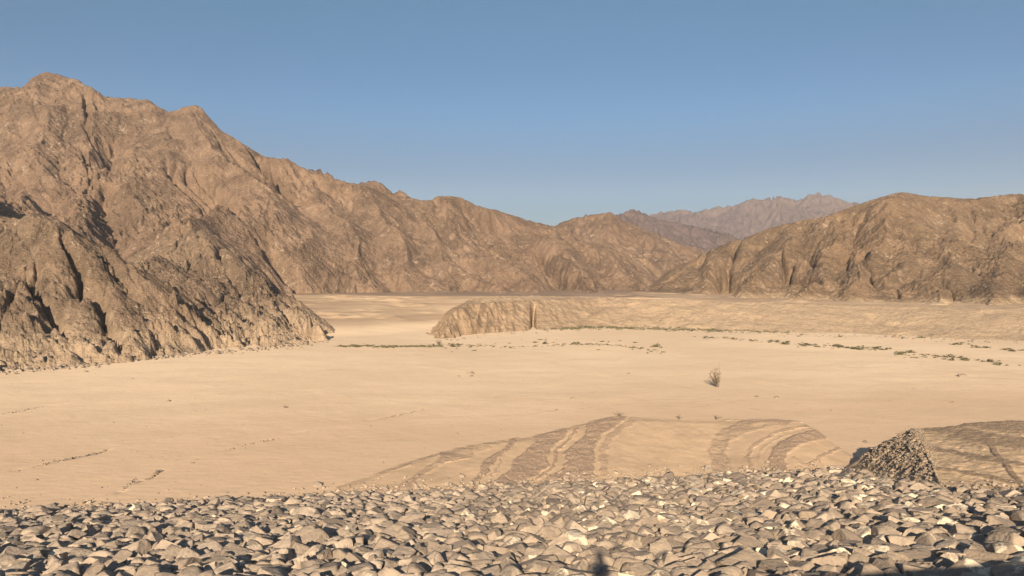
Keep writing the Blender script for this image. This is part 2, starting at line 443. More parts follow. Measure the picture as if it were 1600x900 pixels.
SKY_RIGHT = [(1085, 405), (1110, 391), (1140, 378), (1170, 370), (1200, 357), (1225, 351), (1250, 345), (1290, 338), (1320, 327), (1340, 320), (1362, 312), (1385, 306), (1402, 301),
             (1420, 301), (1450, 307), (1480, 308), (1510, 311), (1540, 308), (1570, 304), (1600, 303), (1650, 300)]
mountain('hill', m_right, [
    (P([(1000, 446, 330), (1060, 414, 330), (1100, 393, 325), (1140, 378, 320), (1200, 357, 312), (1250, 345, 305), (1320, 327, 298), (1400, 301, 290), (1450, 307, 292), (1510, 311, 295), (1570, 304, 298), (1650, 300, 300), (1900, 280, 320)]), 0.66, 0),
    (P([(1100, 393, 325), (1060, 432, 290), (1030, 455, 268)]), 0.55, 0),
    (P([(1140, 378, 320), (1105, 425, 282), (1075, 462, 255)]), 0.6, 0),
    (P([(1250, 345, 305), (1210, 410, 266), (1175, 452, 240), (1150, 480, 224)]), 0.66, 0),
    (P([(1320, 327, 298), (1290, 395, 262), (1255, 450, 230), (1230, 482, 215)]), 0.66, 0),
    (P([(1400, 301, 290), (1372, 380, 255), (1335, 445, 224), (1300, 488, 205)]), 0.68, 0),
    (P([(1450, 307, 292), (1425, 385, 252), (1395, 450, 220), (1370, 492, 200)]), 0.68, 0),
    (P([(1510, 311, 295), (1485, 385, 252), (1452, 450, 215), (1430, 500, 192)]), 0.68, 0),
    (P([(1590, 305, 298), (1572, 400, 242), (1540, 465, 205), (1525, 508, 184)]), 0.70, 0),
    (P([(1700, 300, 305), (1660, 400, 240), (1620, 470, 200), (1590, 515, 178)]), 0.70, 0),
], 985, 1720, 160, 370, 740, 480, SKY_RIGHT, warp=4.5, gul=(22, 0.05, 5), crag=(0.75, 4.5), bed=(1.0, -0.75, 2.3, 15.0), seed=15, dip=(0.6, 1.5, -0.7), foot_z=2.0,
    label='brown gullied hill with a bleached foot behind the right side of the lake bed')

mountain('hill', m_mid, [
    (P([(800, 380, 540), (865, 353, 522), (900, 340, 520), (925, 335, 515), (950, 332, 515), (975, 345, 515), (1000, 355, 510), (1060, 380, 505), (1110, 393, 500), (1200, 400, 500)]), 0.5, 0),
    (P([(950, 332, 515), (972, 372, 470), (995, 412, 430), (1010, 440, 390)]), 0.42, 0),
    (P([(900, 340, 520), (890, 380, 470), (900, 425, 420)]), 0.42, 0),
    (P([(1060, 380, 505), (1070, 420, 450), (1060, 445, 390)]), 0.36, 0),
], 800, 1240, 330, 580, 420, 260, [(862, 353), (880, 347), (900, 340), (925, 335), (940, 334), (948, 331), (956, 333), (975, 345), (1000, 355), (1030, 368), (1060, 380), (1110, 393)], warp=7.0, gul=(30, 0.14, 5), crag=(1.3, 9.0), seed=23,
    label='low reddish brown hill in the saddle between the two mountains')
mountain('hill', m_mid, [
    (P([(430, 275, 480), (470, 268, 480), (495, 265, 480), (515, 273, 480), (560, 288, 480), (585, 281, 480), (605, 297, 480), (625, 297, 480), (650, 310, 480), (700, 330, 480)]), 0.8, 0),
], 430, 700, 440, 520, 240, 60, [(440, 275), (478, 266), (495, 264), (515, 273), (540, 287), (566, 286), (585, 281), (600, 289), (607, 299), (618, 301), (626, 296), (640, 308), (680, 325)], warp=4, gul=(30, 0.1, 4), crag=(0.8, 8), seed=31,
    label='rounded summits just showing over the left mountain skyline')
mountain('mountain', m_far, [
    (P([(900, 360, 1150), (960, 336, 1130), (992, 328, 1120), (1010, 337, 1120), (1045, 346, 1110), (1080, 352, 1100), (1120, 362, 1100), (1180, 380, 1100)]), 0.5, 0),
    (P([(992, 328, 1120), (1010, 370, 1000), (1030, 400, 900)]), 0.4, 0),
], 880, 1220, 850, 1250, 330, 160, [(960, 337), (975, 331), (991, 327), (1003, 332), (1015, 338), (1045, 346), (1080, 352), (1120, 362)], warp=14, gul=(90, 0.15, 5), crag=(3, 26), seed=41,
    label='nearer hazy ridge of the far range, left of its highest summits')
mountain('mountain', m_far, [
    (P([(980, 350, 1950), (1040, 331, 1950), (1090, 331, 1940), (1150, 322, 1930), (1190, 312, 1920), (1220, 307, 1920), (1250, 313, 1920), (1275, 303, 1900), (1310, 311, 1900), (1340, 318, 1900), (1450, 330, 1900), (1650, 340, 1900)]), 0.45, 0),
    (P([(1220, 307, 1920), (1230, 345, 1700), (1200, 375, 1500), (1180, 395, 1350)]), 0.4, 0),
    (P([(1150, 322, 1930), (1120, 360, 1700), (1110, 390, 1450)]), 0.4, 0),
    (P([(1275, 303, 1900), (1300, 345, 1700), (1290, 380, 1500)]), 0.4, 0),
    (P([(1060, 330, 1940), (1070, 360, 1700), (1060, 395, 1400)]), 0.4, 0),
], 980, 1660, 1350, 2100, 560, 260, [(1010, 338), (1030, 333), (1047, 329), (1065, 328), (1088, 332), (1100, 327), (1112, 325), (1138, 322), (1150, 322), (1162, 313), (1175, 311), (1195, 312), (1210, 308), (1222, 306), (1232, 311), (1248, 314), (1258, 306), (1270, 303), (1292, 304), (1305, 308), (1318, 314), (1345, 318), (1400, 324)], warp=24, gul=(150, 0.16, 5), crag=(6, 50), seed=47,
    label='distant hazy jagged range on the skyline right of centre')

# ------------------------------------------------------------------ dam geometry
DA = math.radians(10.8)
DN = np.array([-math.sin(DA), math.cos(DA)])
DT = np.array([math.cos(DA), math.sin(DA)])
SLP = 0.2028
def dam_z(X, Y):
    d = X * DN[0] + Y * DN[1]
    return CAM_Z - 4.0 - SLP * d
CREST_D, CREST_Z = 1.7, CAM_Z - 1.65

# ------------------------------------------------------------------ ground
def ground_z(X, Y):
    u = X / np.maximum(Y, 1)
    px = 800 + FPX * u
    start = np.interp(px, [-2000, 300, 560, 700, 850, 1000, 1300, 1600, 3000], [150, 158, 164, 190, 196, 200, 182, 168, 160])
    end = np.interp(px, [-2000, 300, 560, 700, 850, 1000, 1300, 1600, 3000], [250, 252, 252, 235, 226, 216, 206, 200, 200])
    top = np.interp(px, [-2000, 700, 1000, 1150, 1600, 3000], [7.0, 7.0, 6.8, 6.0, 5.4, 5])
    t = np.clip((Y - start) / (end - start), 0, 1)
    z = top * (0.45 * t + 0.55 * t * t * (3 - 2 * t))
    z = z + 0.08 * fbm(X / 26, Y / 26, 4, 71) * smooth(30, 80, Y) + 0.025 * fbm(X / 3.5, Y / 5, 3, 72)
    z = z + smooth(0.5, 3, z) * smooth(-0.1, 0.6, fbm(X / 22, Y / 16, 3, 75)) * 0.7 * fbm(X / 9, Y / 5, 4, 73)
    return z

us = np.concatenate([-np.geomspace(12, 0.86, 40), np.linspace(-0.84, 0.84, 760), np.geomspace(0.86, 12, 40)])
Ys = np.concatenate([np.linspace(2, 36, 24), np.geomspace(36.5, 262, 620), np.geomspace(266, 2350, 40)])
U, Yg = np.meshgrid(us, Ys); X = np.clip(U * Yg, -2350, 2350)
Zg = ground_z(X, Yg)
# drying cracks and small erosion channels in the sand
def channel(X, Y, Z, pts, w, depth, seed):
    pts = [at_z(*p) for p in pts]
    d = np.full(X.shape, 1e9)
    for a, b in zip(pts[:-1], pts[1:]):
        dx, dy = b[0] - a[0], b[1] - a[1]; L = dx * dx + dy * dy
        t = np.clip(((X - a[0]) * dx + (Y - a[1]) * dy) / L, 0, 1)
        d = np.minimum(d, np.hypot(X - a[0] - t * dx, Y - a[1] - t * dy))
    d = d + w * 0.9 * perlin(X / 1.3, Y / 1.3, seed)
    m = np.clip(0.6 + 1.2 * perlin(X / 2.2, Y / 2.2, seed + 5), 0, 1)
    return Z - 0.4 * depth * m * np.exp(-(d / w) ** 2)
for pts, w, dp in [([(-60, 660), (20, 646), (70, 636), (110, 630)], .35, .16), ([(20, 735), (80, 722), (120, 715), (170, 703)], .3, .2), ([(190, 768), (215, 752), (232, 748), (245, 740), (250, 735)], .28, .22),
                   ([(330, 708), (400, 692), (440, 684), (480, 672)], .3, .10), ([(580, 656), (625, 648), (665, 640)], .4, .14), ([(490, 610), (520, 640), (545, 690)], .8, .06), ([(1220, 560), (1350, 556), (1480, 575), (1600, 585)], 1.0, .12), ([(900, 536), (970, 540), (1040, 552), (1100, 566)], 1.2, .18)]:
    Zg = channel(X, Yg, Zg, pts, w, dp, 80)
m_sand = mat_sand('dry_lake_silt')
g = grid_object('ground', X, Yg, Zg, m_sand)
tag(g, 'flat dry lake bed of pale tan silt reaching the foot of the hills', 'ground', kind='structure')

# ------------------------------------------------------------------ eroded bank (terrace scarp) in the middle distance
def inside_dist(X, Y, poly):
    n = len(poly); d = np.full(X.shape, 1e9); ins = np.zeros(X.shape, bool)
    for i in range(n):
        a, b = poly[i], poly[(i + 1) % n]
        dx, dy = b[0] - a[0], b[1] - a[1]; L = dx * dx + dy * dy
        t = np.clip(((X - a[0]) * dx + (Y - a[1]) * dy) / L, 0, 1)
        d = np.minimum(d, np.hypot(X - a[0] - t * dx, Y - a[1] - t * dy))
        cnd = ((a[1] > Y) != (b[1] > Y)) & (X < (b[0] - a[0]) * (Y - a[1]) / (b[1] - a[1] + 1e-9) + a[0])
        ins ^= cnd
    return np.where(ins, d, -d)

foot = [at_z(*p) for p in [(672, 521), (682, 529), (697, 530), (722, 525), (755, 521), (800, 518), (845, 515), (900, 512), (960, 510), (1020, 511), (1080, 514), (1160, 517), (1240, 519), (1330, 521), (1450, 526), (1560, 531), (1720, 538)]]
poly = [(p[0], p[1]) for p in foot] + [(185, 190), (170, 215), (130, 232), (90, 238), (0, 240), (-12, 226), (-18, 200)]
us = np.linspace((650 - 800) / FPX, (1740 - 800) / FPX, 1050); Ys = np.linspace(140, 242, 420)
U, Yg = np.meshgrid(us, Ys); X = U * Yg
pxg_ = 800 + FPX * U
wk = smooth(860, 760, pxg_) * 0.6 + 0.4
wob = smooth(800, 950, pxg_) * 2.2 * fbm(X / 12, Yg / 12, 3, 109) + wk * (1.1 * fbm(X / 5.5, Yg / 5.5, 3, 101) + 0.9 * (ridged(X / 3.2, Yg / 9, 3, 102) - 0.8))
d = inside_dist(X, Yg, poly) + wob
pxg = 800 + FPX * U
steep = np.interp(pxg, [660, 730, 800, 850, 930, 1080, 1200, 1330, 1500], [1.0, 1.3, 0.75, 0.52, 0.36, 0.27, 0.23, 0.21, 0.20])
topz = np.interp(pxg, [660, 700, 745, 820, 950, 1080, 1200, 1330, 1500], [4.4, 5.2, 6.8, 6.9, 6.7, 6.3, 5.8, 5.6, 5.4]) + 0.2 * fbm(X / 8, Yg / 8, 3, 103)
Zb = np.minimum(d * steep, topz) - 0.25 * np.exp(-((d * steep - topz) / 1.2) ** 2)
crack = np.exp(-((pxg - 833 - 1.2 * perlin(Yg / 3, X * 0, 9)) / 3.0) ** 2) * smooth(0.0, 1.0, d) * smooth(13, 7, d)
Zb = Zb - 5.5 * crack
Zb = Zb + 0.5 * smooth(-0.1, 0.6, fbm(X / 16, Yg / 30, 3, 106)) * (fbm(X / 4, Yg / 16, 4, 107) - 0.4 * ridged(X / 7, Yg / 30, 4, 108)) * smooth(0.3, 2, Zb) * smooth(780, 900, pxg)
Zb = Zb + np.interp(pxg, [800, 900], [0.28, 0.06]) * fbm(X / 1.6, Yg / 1.6, 4, 104) * smooth(0, 1, Zb)
gz = ground_z(X, Yg)
Zb = np.where(d < 0, np.maximum(Zb, -3), Zb)
M = NT('bank_silt')
zz = M.xyz()[2]; bd = M.attr('band')
c = M.mix(M.mr(M.noise(0.5, 5, 0.65), 0.38, 0.62), (0.30, 0.205, 0.125), (0.41, 0.285, 0.175))
c = M.mix(M.mr(M.noise(1.0, 4, 0.6, M.mapping((0.12, 0.12, 3.2))), 0.48, 0.62, 0, 0.5), c, (0.19, 0.125, 0.076))
c = M.mix(M.mr(M.noise(2.5, 4, 0.7), 0.58, 0.70, 0, 0.6), c, (0.14, 0.095, 0.06))
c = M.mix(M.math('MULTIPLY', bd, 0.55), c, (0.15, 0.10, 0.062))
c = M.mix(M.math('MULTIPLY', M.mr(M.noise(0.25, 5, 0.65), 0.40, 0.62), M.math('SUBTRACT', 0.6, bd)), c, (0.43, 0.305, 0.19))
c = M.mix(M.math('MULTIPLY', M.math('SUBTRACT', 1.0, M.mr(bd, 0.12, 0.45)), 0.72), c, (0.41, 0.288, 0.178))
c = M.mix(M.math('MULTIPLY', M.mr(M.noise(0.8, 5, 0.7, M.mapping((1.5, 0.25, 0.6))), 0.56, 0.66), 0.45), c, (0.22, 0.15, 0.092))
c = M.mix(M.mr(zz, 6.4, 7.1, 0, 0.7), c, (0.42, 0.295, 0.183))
hh = M.noise(1.2, 6, 0.7, M.mapping((1, 1, 0.45)))
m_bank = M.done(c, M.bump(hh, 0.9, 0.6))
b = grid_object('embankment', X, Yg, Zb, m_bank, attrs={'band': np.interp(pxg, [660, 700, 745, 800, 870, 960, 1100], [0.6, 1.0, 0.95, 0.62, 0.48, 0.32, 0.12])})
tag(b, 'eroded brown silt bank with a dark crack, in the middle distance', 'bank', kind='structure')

# ------------------------------------------------------------------ striped gravel bank in front (with old shorelines)
RIDGE = [(380, 800), (430, 786), (470, 775), (540, 754), (640, 719), (700, 701), (780, 686), (835, 680), (880, 668), (920, 657), (960, 648), (1000, 651), (1060, 653), (1130, 654), (1200, 653), (1250, 655), (1275, 668), (1292, 683), (1310, 697), (1340, 712)]
rx = np.array([p[0] for p in RIDGE], float)
ry = np.array([p[1] for p in RIDGE], float)
rY = np.interp(rx, [380, 540, 700, 835, 960, 1130, 1250, 1292, 1340], [46.5, 49.5, 54.5, 58.5, 62, 62.5, 61, 59, 56])
RW = np.array([at(a, b, c) for a, b, c in zip(rx, ry, rY)])
us = np.linspace((360 - 800) / FPX, (1345 - 800) / FPX, 900); Ys = np.linspace(38, 68, 520)
U, Yg = np.meshgrid(us, Ys); X = U * Yg
uR = RW[:, 0] / RW[:, 1]
def gsm(a, sg):
    k = np.exp(-0.5 * (np.arange(-3 * sg, 3 * sg + 1) / sg) ** 2); k /= k.sum()
    return np.convolve(np.pad(a, 3 * sg, mode='edge'), k, 'valid')
zr = gsm(np.interp(us, uR, RW[:, 2]), 9)[None, :]; yr = gsm(np.interp(us, uR, RW[:, 1]), 9)[None, :]
fs = np.interp(us, uR, np.interp(rx, [380, 700, 960, 1130, 1250, 1292, 1340], [0.05, 0.10, 0.15, 0.16, 0.15, 0.12, 0.08]))[None, :]
d = yr - Yg
Zm = np.where(d > 0, zr - fs * d - 0.004 * d * d * 0, zr + d * 0.55)
Zm = Zm + 0.04 * fbm(X / 2.5, Yg / 2.5, 4, 120) - 0.12 * np.exp(-(d / 0.8) ** 2)
pxm, pym = to_px(X, Yg, Zm)
# boundaries of the gravel stripes, traced on the ground from the ridge to the dam
def bx(lst):
    a = np.array(lst, float); o = np.argsort(a[:, 1]); a = a[o]
    return np.interp(pym, a[:, 1], a[:, 0])
def soft(e): return smooth(-3.0, 3.0, e)
px_ = pxm + 3.0 * fbm(X / 0.9, Yg / 0.9, 4, 130)
py_ = pym + 1.2 * fbm(X / 0.9 + 9, Yg / 0.9, 4, 131)
inb = lambda a, b_: soft(px_ - bx(a)) * soft(bx(b_) - px_)
def line(poly, w, ys=1.7):
    d2 = np.full(X.shape, 1e9)
    for a_, b_ in zip(poly[:-1], poly[1:]):
        dx, dy = b_[0] - a_[0], (b_[1] - a_[1]) * ys; L = dx * dx + dy * dy
        qx, qy = px_ - a_[0], (py_ - a_[1]) * ys
        t = np.clip((qx * dx + qy * dy) / L, 0, 1)
        d2 = np.minimum(d2, (qx - t * dx) ** 2 + (qy - t * dy) ** 2)
    return smooth(w * 1.25, w * 0.7, np.sqrt(d2))
gap = 0.55 + 0.6 * fbm(X / 2.2, Yg / 2.2, 3, 132)
dk = np.maximum.reduce([
    0.95 * inb([(797, 686), (790, 699), (755, 721), (748, 742), (735, 757)], [(810, 686), (801, 697), (770, 724), (761, 742), (741, 759)]),
    0.45 * line([(786, 710), (777, 731), (766, 746)], 2.5),
    1.00 * inb([(833, 681), (835, 692), (822, 706), (802, 719), (797, 735), (775, 750), (746, 760)], [(880, 668), (888, 677), (878, 688), (860, 704), (855, 721), (859, 728), (837, 746), (822, 751)]),
    0.75 * line([(902, 670), (888, 688), (869, 706), (868, 724), (860, 735), (837, 750)], 3.0),
    1.00 * inb([(917, 668), (915, 681), (891, 699), (880, 710), (884, 722), (877, 735), (851, 748)], [(985, 648), (964, 666), (938, 681), (928, 702), (930, 721), (926, 742)]),
    0.50 * line([(990, 655), (952, 685), (942, 705), (944, 742)], 7.0),
    0.80 * np.clip(gap + 0.3, 0, 1) * inb([(686, 719), (659, 735), (637, 751), (625, 759)], [(739, 715), (695, 724), (670, 739), (645, 755)]),
    0.65 * np.clip(gap + 0.2, 0, 1) * line([(705, 712), (735, 706), (760, 700)], 9, 2.2),
    0.60 * np.clip(gap + 0.3, 0, 1) * line([(640, 724), (623, 730), (507, 760), (420, 781)], 5),
    0.55 * np.clip(gap + 0.3, 0, 1) * line([(660, 757), (623, 763), (540, 776), (471, 789)], 5),
    0.60 * line([(1120, 653), (1190, 654), (1255, 657)], 7),
    0.62 * np.clip(gap + 0.35, 0, 1) * line([(1225, 656), (1165, 665), (1130, 685), (1120, 705), (1132, 738)], 15, 1.5),
    0.50 * line([(1265, 665), (1215, 675), (1180, 695), (1168, 715), (1178, 738)], 3.5),
    0.30 * line([(1272, 670), (1222, 682), (1192, 700), (1184, 718), (1192, 738)], 2.5),
    0.90 * line([(1284, 679), (1248, 687), (1222, 702), (1214, 718), (1218, 738)], 13, 1.5),
    0.60 * line([(1312, 700), (1285, 713), (1262, 728)], 4),
    0.35 * line([(1240, 715), (1262, 732)], 3),
    0.16 * smooth(945, 985, pxm) * smooth(1140, 1090, pxm) + 0 * X,
    0.65 * np.clip(gap, 0, 1) * smooth(9, 1, np.abs(pym - np.interp(pxm, rx, ry) - 3)) * smooth(1000, 960, pxm)])
dk = np.clip(dk, 0, 1)
Zm = Zm + 0.07 * dk + 0.03 * fbm(X / 0.7, Yg / 0.7, 3, 150) * (0.2 + 1.5 * dk) + 0.025 * fbm(X / 4, Yg / 4, 3, 151)
Zm = np.maximum(Zm, -1.0)
m_stripe = mat_bank('striped_gravel', (0.268, 0.184, 0.121), (0.425, 0.293, 0.181))
o = grid_object('gravel_bank', X, Yg, Zm, m_stripe, attrs={'band': dk})
tag(o, 'low sand bank striped with dark gravel shorelines below the dam', 'bank', kind='structure')

# ------------------------------------------------------------------ right-hand mound with the rubble face
def mound2(px, Yq, zr, yr):
    Xq = (px - 800.0) / FPX * Yq
    d = yr - Yq
    fan = np.interp(px, [1290, 1320, 1350, 1400, 1450, 1500], [-0.3, 0.15, 0.9, 1.75, 2.35, 2.7])
    fan = fan - 0.05 * np.maximum(0, Yq - 44) - 0.20 * np.maximum(0, Yq - 52)
    ax_, ay_ = at(1430, 667, 50.8)[:2]; ex_, ey_ = 18.2, 30.4
    dx, dy = ex_ - ax_, ey_ - ay_; L = dx * dx + dy * dy
    t = np.clip(((Xq - ax_) * dx + (Yq - ay_) * dy) / L, 0, 1)
    dist = np.hypot(Xq - ax_ - t * dx, Yq - ay_ - t * dy)
    left = (dx * (Yq - ay_) - dy * (Xq - ax_)) < 0
    flatz = zr + np.interp(px, [1430, 1600], [-0.03, 0.012]) * np.maximum(d, 0) + 0.6 * np.minimum(d, 0)
    heap = 3.72 - 0.6 * t - 0.80 * np.sqrt(dist * dist + 0.04)
    lz = np.maximum(heap, fan)
    rz = np.minimum(flatz, 3.72 - 0.6 * t + 0.10 * dist)
    rz = np.where(d < 0, np.maximum(rz, heap), rz)
    return np.where(left, lz, rz)
RIDGE2 = [(1290, 722), (1345, 711), (1380, 695), (1405, 680), (1430, 667), (1470, 665), (1500, 661), (1520, 658), (1560, 655), (1600, 655), (1680, 660), (1800, 675)]
R2 = np.array([at(a, b, c) for (a, b), c in zip(RIDGE2, [57.5, 57.5, 55, 52.8, 50.8, 51, 51.5, 52, 52.5, 53, 54, 55])])
us = np.linspace((1295 - 800) / FPX, (1830 - 800) / FPX, 620); Ys = np.linspace(28, 60, 520)
U, Yg = np.meshgrid(us, Ys); X = U * Yg
u2 = R2[:, 0] / R2[:, 1]
zr = gsm(np.interp(us, u2, R2[:, 2]), 7)[None, :]; yr = gsm(np.interp(us, u2, R2[:, 1]), 7)[None, :]
d = yr - Yg
Zm = mound2(800 + FPX * U, Yg, zr + 0 * U, yr + 0 * U)
Zm = Zm + 0.05 * fbm(X / 2.5, Yg / 2.5, 4, 160) - 0.15 * np.exp(-(d / 0.9) ** 2)
pxm, pym = to_px(X, Yg, Zm)
edge = np.interp(pym, [667, 690, 715, 740, 760], [1432, 1440, 1452, 1458, 1470])
rub = smooth(14, -10, pxm - edge + 8 * fbm(X / 1.2, Yg / 1.2, 3, 161)) * smooth(1338, 1360, pxm)
rub = rub * smooth(16, -8, pym + 6 * fbm(X / 1.5, Yg / 1.5, 3, 168) - np.interp(pxm, [1340, 1390, 1440, 1480], [716, 730, 743, 748]))
wb = 5 * fbm(X / 3, Yg / 3, 3, 165)
top = np.interp(pxm, [1430, 1500, 1600, 1800], [676, 688, 706, 730])
dk = np.maximum.reduce([
    0.85 * smooth(8, -8, pym + wb - top),
    0.35 * smooth(16, 0, np.abs(pym + wb - top)),
    0.95 * smooth(5, 1.5, np.abs(pym + 0.5 * wb - np.interp(pxm, [1440, 1500, 1560, 1600, 1800], [701, 709, 719, 726, 750]))),
    0.85 * smooth(5, 1.5, np.abs(pym + 0.5 * wb - np.interp(pxm, [1450, 1500, 1560, 1600, 1800], [731, 738, 749, 757, 790]))),
    0.85 * smooth(9, 3, np.abs(pxm + 0.6 * wb - np.interp(pym, [680, 700, 715, 735, 760, 780], [1530, 1552, 1560, 1578, 1598, 1612]))),
    0.45 * rub])
lt = 0.5 * smooth(4, 0, np.abs(pym + 0.6 * wb - top + 22)) * smooth(1440, 1470, pxm)
dk = np.clip(dk - lt, 0, 1)
lump = ridged(X / 0.9, Yg / 0.9, 3, 162)
Zm = Zm + rub * (0.07 * (lump - 0.7) + 0.12 * fbm(X / 0.45, Yg / 0.45, 3, 163)) + 0.05 * fbm(X / 0.6, Yg / 0.6, 3, 164) + 0.06 * dk
Zm = np.maximum(Zm, -1.0)
m_mound = mat_bank('mound_gravel', (0.215, 0.150, 0.095), (0.41, 0.285, 0.172))
MX, MY, MZ, MR = X, Yg, Zm, rub
o = grid_object('gravel_mound', X, Yg, Zm, m_mound, attrs={'band': dk})
tag(o, 'gravel mound with a crumbling rubble face beside the riprap at right', 'mound', kind='structure')

# ------------------------------------------------------------------ dam body
T0, T1 = -120.0, 120.0
def damp(t, d, z): return (DT[0] * t + DN[0] * d, DT[1] * t + DN[1] * d, z)
prof = [(-9.0, -3.0), (-8.0, CREST_Z), (CREST_D, CREST_Z), (CREST_D + 0.02, CREST_Z - 0.05), (8.5, CAM_Z - 4 - SLP * 8.5 - 0.35), (30, CAM_Z - 4 - SLP * 30 - 0.35), (58, CAM_Z - 4 - SLP * 58 - 0.35)]
ts = np.linspace(T0, T1, 49)
V = np.array([damp(t, d_, z_) for d_, z_ in prof for t in ts])
m_dam = mat_plain('dam_fill', (0.10, 0.078, 0.056), (0.17, 0.13, 0.09), 2.5)
o = mesh_np('dam', V, grid_faces(len(prof), len(ts)), m_dam, smooth_shade=False)
tag(o, 'earth dam slope under the riprap boulders', 'dam', kind='structure')

# ------------------------------------------------------------------ riprap boulders
def ico(sub):
    bm = bmesh.new(); bmesh.ops.create_icosphere(bm, subdivisions=sub, radius=1.0)
    bm.verts.ensure_lookup_table()
    v = np.array([q.co[:] for q in bm.verts]); f = np.array([[q.index for q in p.verts] for p in bm.faces]); bm.free()
    return v, f
ICO3, ICO2, ICO1 = ico(4), ico(3), ico(2)

def rock_shape(base, r):
    v = base[0].copy()
    q_, _r = np.linalg.qr(r.normal(size=(3, 3)))
    base6 = np.concatenate([q_, -q_]) + r.normal(0, 0.22, (6, 3))
    extra = r.normal(size=(int(r.integers(2, 5)), 3))
    pl = np.concatenate([base6, extra]); pl /= np.linalg.norm(pl, axis=1)[:, None]
    of = np.concatenate([r.uniform(0.38, 0.66, 6), r.uniform(0.52, 0.78, len(extra))])
    for _ in range(2):
        for p, o_ in zip(pl, of):
            s = v @ p - o_
            v = v - np.where(s > 0, s * 1.0, 0)[:, None] * p
    k = r.uniform(0, 100, 3)
    L = np.linalg.norm(v, axis=1, keepdims=True) + 1e-6
    nrm = v / L
    n = fbm(v[:, 0] * 2.2 + k[0] + v[:, 2] * 1.3, v[:, 1] * 2.2 + k[1] - v[:, 2] * 1.7, 4, 5, 0.6)
    v = v + nrm * (0.022 * n)[:, None]
    v = v / np.abs(v).max(0)
    return v

pr = np.random.default_rng(5)
PROTO_HI = []; PROTO_LO = []; PROTO_XLO = []
for i in range(44):
    s = int(pr.integers(1 << 30))
    PROTO_HI.append(rock_shape(ICO3, np.random.default_rng(s)))
    PROTO_LO.append(rock_shape(ICO2, np.random.default_rng(s)))
    PROTO_XLO.append(rock_shape(ICO1, np.random.default_rng(s)))

# where the mounds cover the dam slope, no boulder is laid
def cover_z(X, Y):
    u = X / Y
    px = 800 + FPX * u
    z = np.full(X.shape, 0.0)
    zr1 = np.interp(u, uR, RW[:, 2]); yr1 = np.interp(u, uR, RW[:, 1])
    fs1 = np.interp(px, [380, 700, 960, 1130, 1250, 1292, 1340], [0.05, 0.10, 0.15, 0.16, 0.15, 0.12, 0.08])
    z1 = np.where((px > 380) & (px < 1340), zr1 - fs1 * (yr1 - Y), -5)
    zr2 = np.interp(u, u2, R2[:, 2]); yr2 = np.interp(u, u2, R2[:, 1])
    z2 = np.where(px > 1300, mound2(px, Y, zr2, yr2), -5)
    return np.maximum(np.maximum(z, z1), z2)

pts = []
cell = {}
def try_add(t, d_, r_, f=0.68):
    i, j = int(t // 1.2), int(d_ // 1.2)
    for a in range(i - 2, i + 3):
        for b_ in range(j - 2, j + 3):
            for (t2, d2, r2) in cell.get((a, b_), ()):
                if (t - t2) ** 2 + (d_ - d2) ** 2 < (f * (r_ + r2)) ** 2: return False
    cell.setdefault((i, j), []).append((t, d_, r_)); pts.append((t, d_, r_)); return True
rr = random.Random(4)
def rand_td():
    while True:
        d_ = 13.5 + 41 * rr.random(); t = -60 + 120 * rr.random()
        x = DT[0] * t + DN[0] * d_; y = DT[1] * t + DN[1] * d_
        if y > 5 and abs(x / y) < 0.80: return t, d_
for r_, n_ in ((0.56, 900), (0.45, 7000), (0.36, 18000), (0.27, 36000), (0.19, 52000), (0.14, 40000)):
    for _ in range(n_):
        t, d_ = rand_td()
        try_add(t, d_, r_ * rr.uniform(0.85, 1.15))
A = np.array(pts)
bX = DT[0] * A[:, 0] + DN[0] * A[:, 1]; bY = DT[1] * A[:, 0] + DN[1] * A[:, 1]
bZ = dam_z(bX, bY) - 0.3
keep = bZ > cover_z(bX, bY) + 0.0
A, bX, bY, bZ = A[keep], bX[keep], bY[keep], bZ[keep]
bpx, bpy_ = to_px(bX, bY, bZ + 0.15)
print('boulders', len(A))
slope_rot = Matrix.Rotation(DA, 3, 'Z') @ Matrix.Rotation(-math.atan(SLP), 3, 'X')
SR = np.array(slope_rot)
m_rock = mat_boulder('riprap_rock')
N = len(A)
r2 = np.random.default_rng(77)
proto = r2.integers(0, len(PROTO_HI), N)
yaw = r2.uniform(0, 2 * math.pi, N); til = r2.normal(0, 1, (N, 2)) * np.interp(bpx, [0, 500, 900, 1600], [0.26, 0.22, 0.14, 0.16])[:, None]
asp = np.stack([r2.uniform(1.0, 1.45, N), r2.uniform(0.85, 1.12, N), r2.uniform(0.62, 1.0, N)], 1)
zone_r = smooth(560, 900, bpx)
tone = np.clip(r2.normal(0.45, 0.30, N), 0, 1)
warm = np.clip(0.25 + 0.6 * zone_r + r2.normal(0, 0.15, N), 0, 1)
patch = np.where(r2.random(N) < 0.04 + 0.24 * zone_r, r2.uniform(0.55, 1.0, N), r2.uniform(0.0, 0.40, N))
patch = np.where((A[:, 2] < 0.25), patch * 0.6, patch)

def rock_matrix(i):
    cy, sy = math.cos(yaw[i]), math.sin(yaw[i])
    Rz = np.array([[cy, -sy, 0], [sy, cy, 0], [0, 0, 1]])
    a, b_ = til[i]; a += 0.28
    Rx = np.array([[1, 0, 0], [0, math.cos(a), -math.sin(a)], [0, math.sin(a), math.cos(a)]])
    Ry = np.array([[math.cos(b_), 0, math.sin(b_)], [0, 1, 0], [-math.sin(b_), 0, math.cos(b_)]])
    return SR @ Rx @ Ry @ Rz

vis = (bpx > 4) & (bpx < 1596) & (bpy_ < 893) & (bpy_ > 700)
app = np.where(vis, A[:, 2] / bY, 0)
hero = np.argsort(-app)[:300]
hero_set = set(int(i) for i in hero)

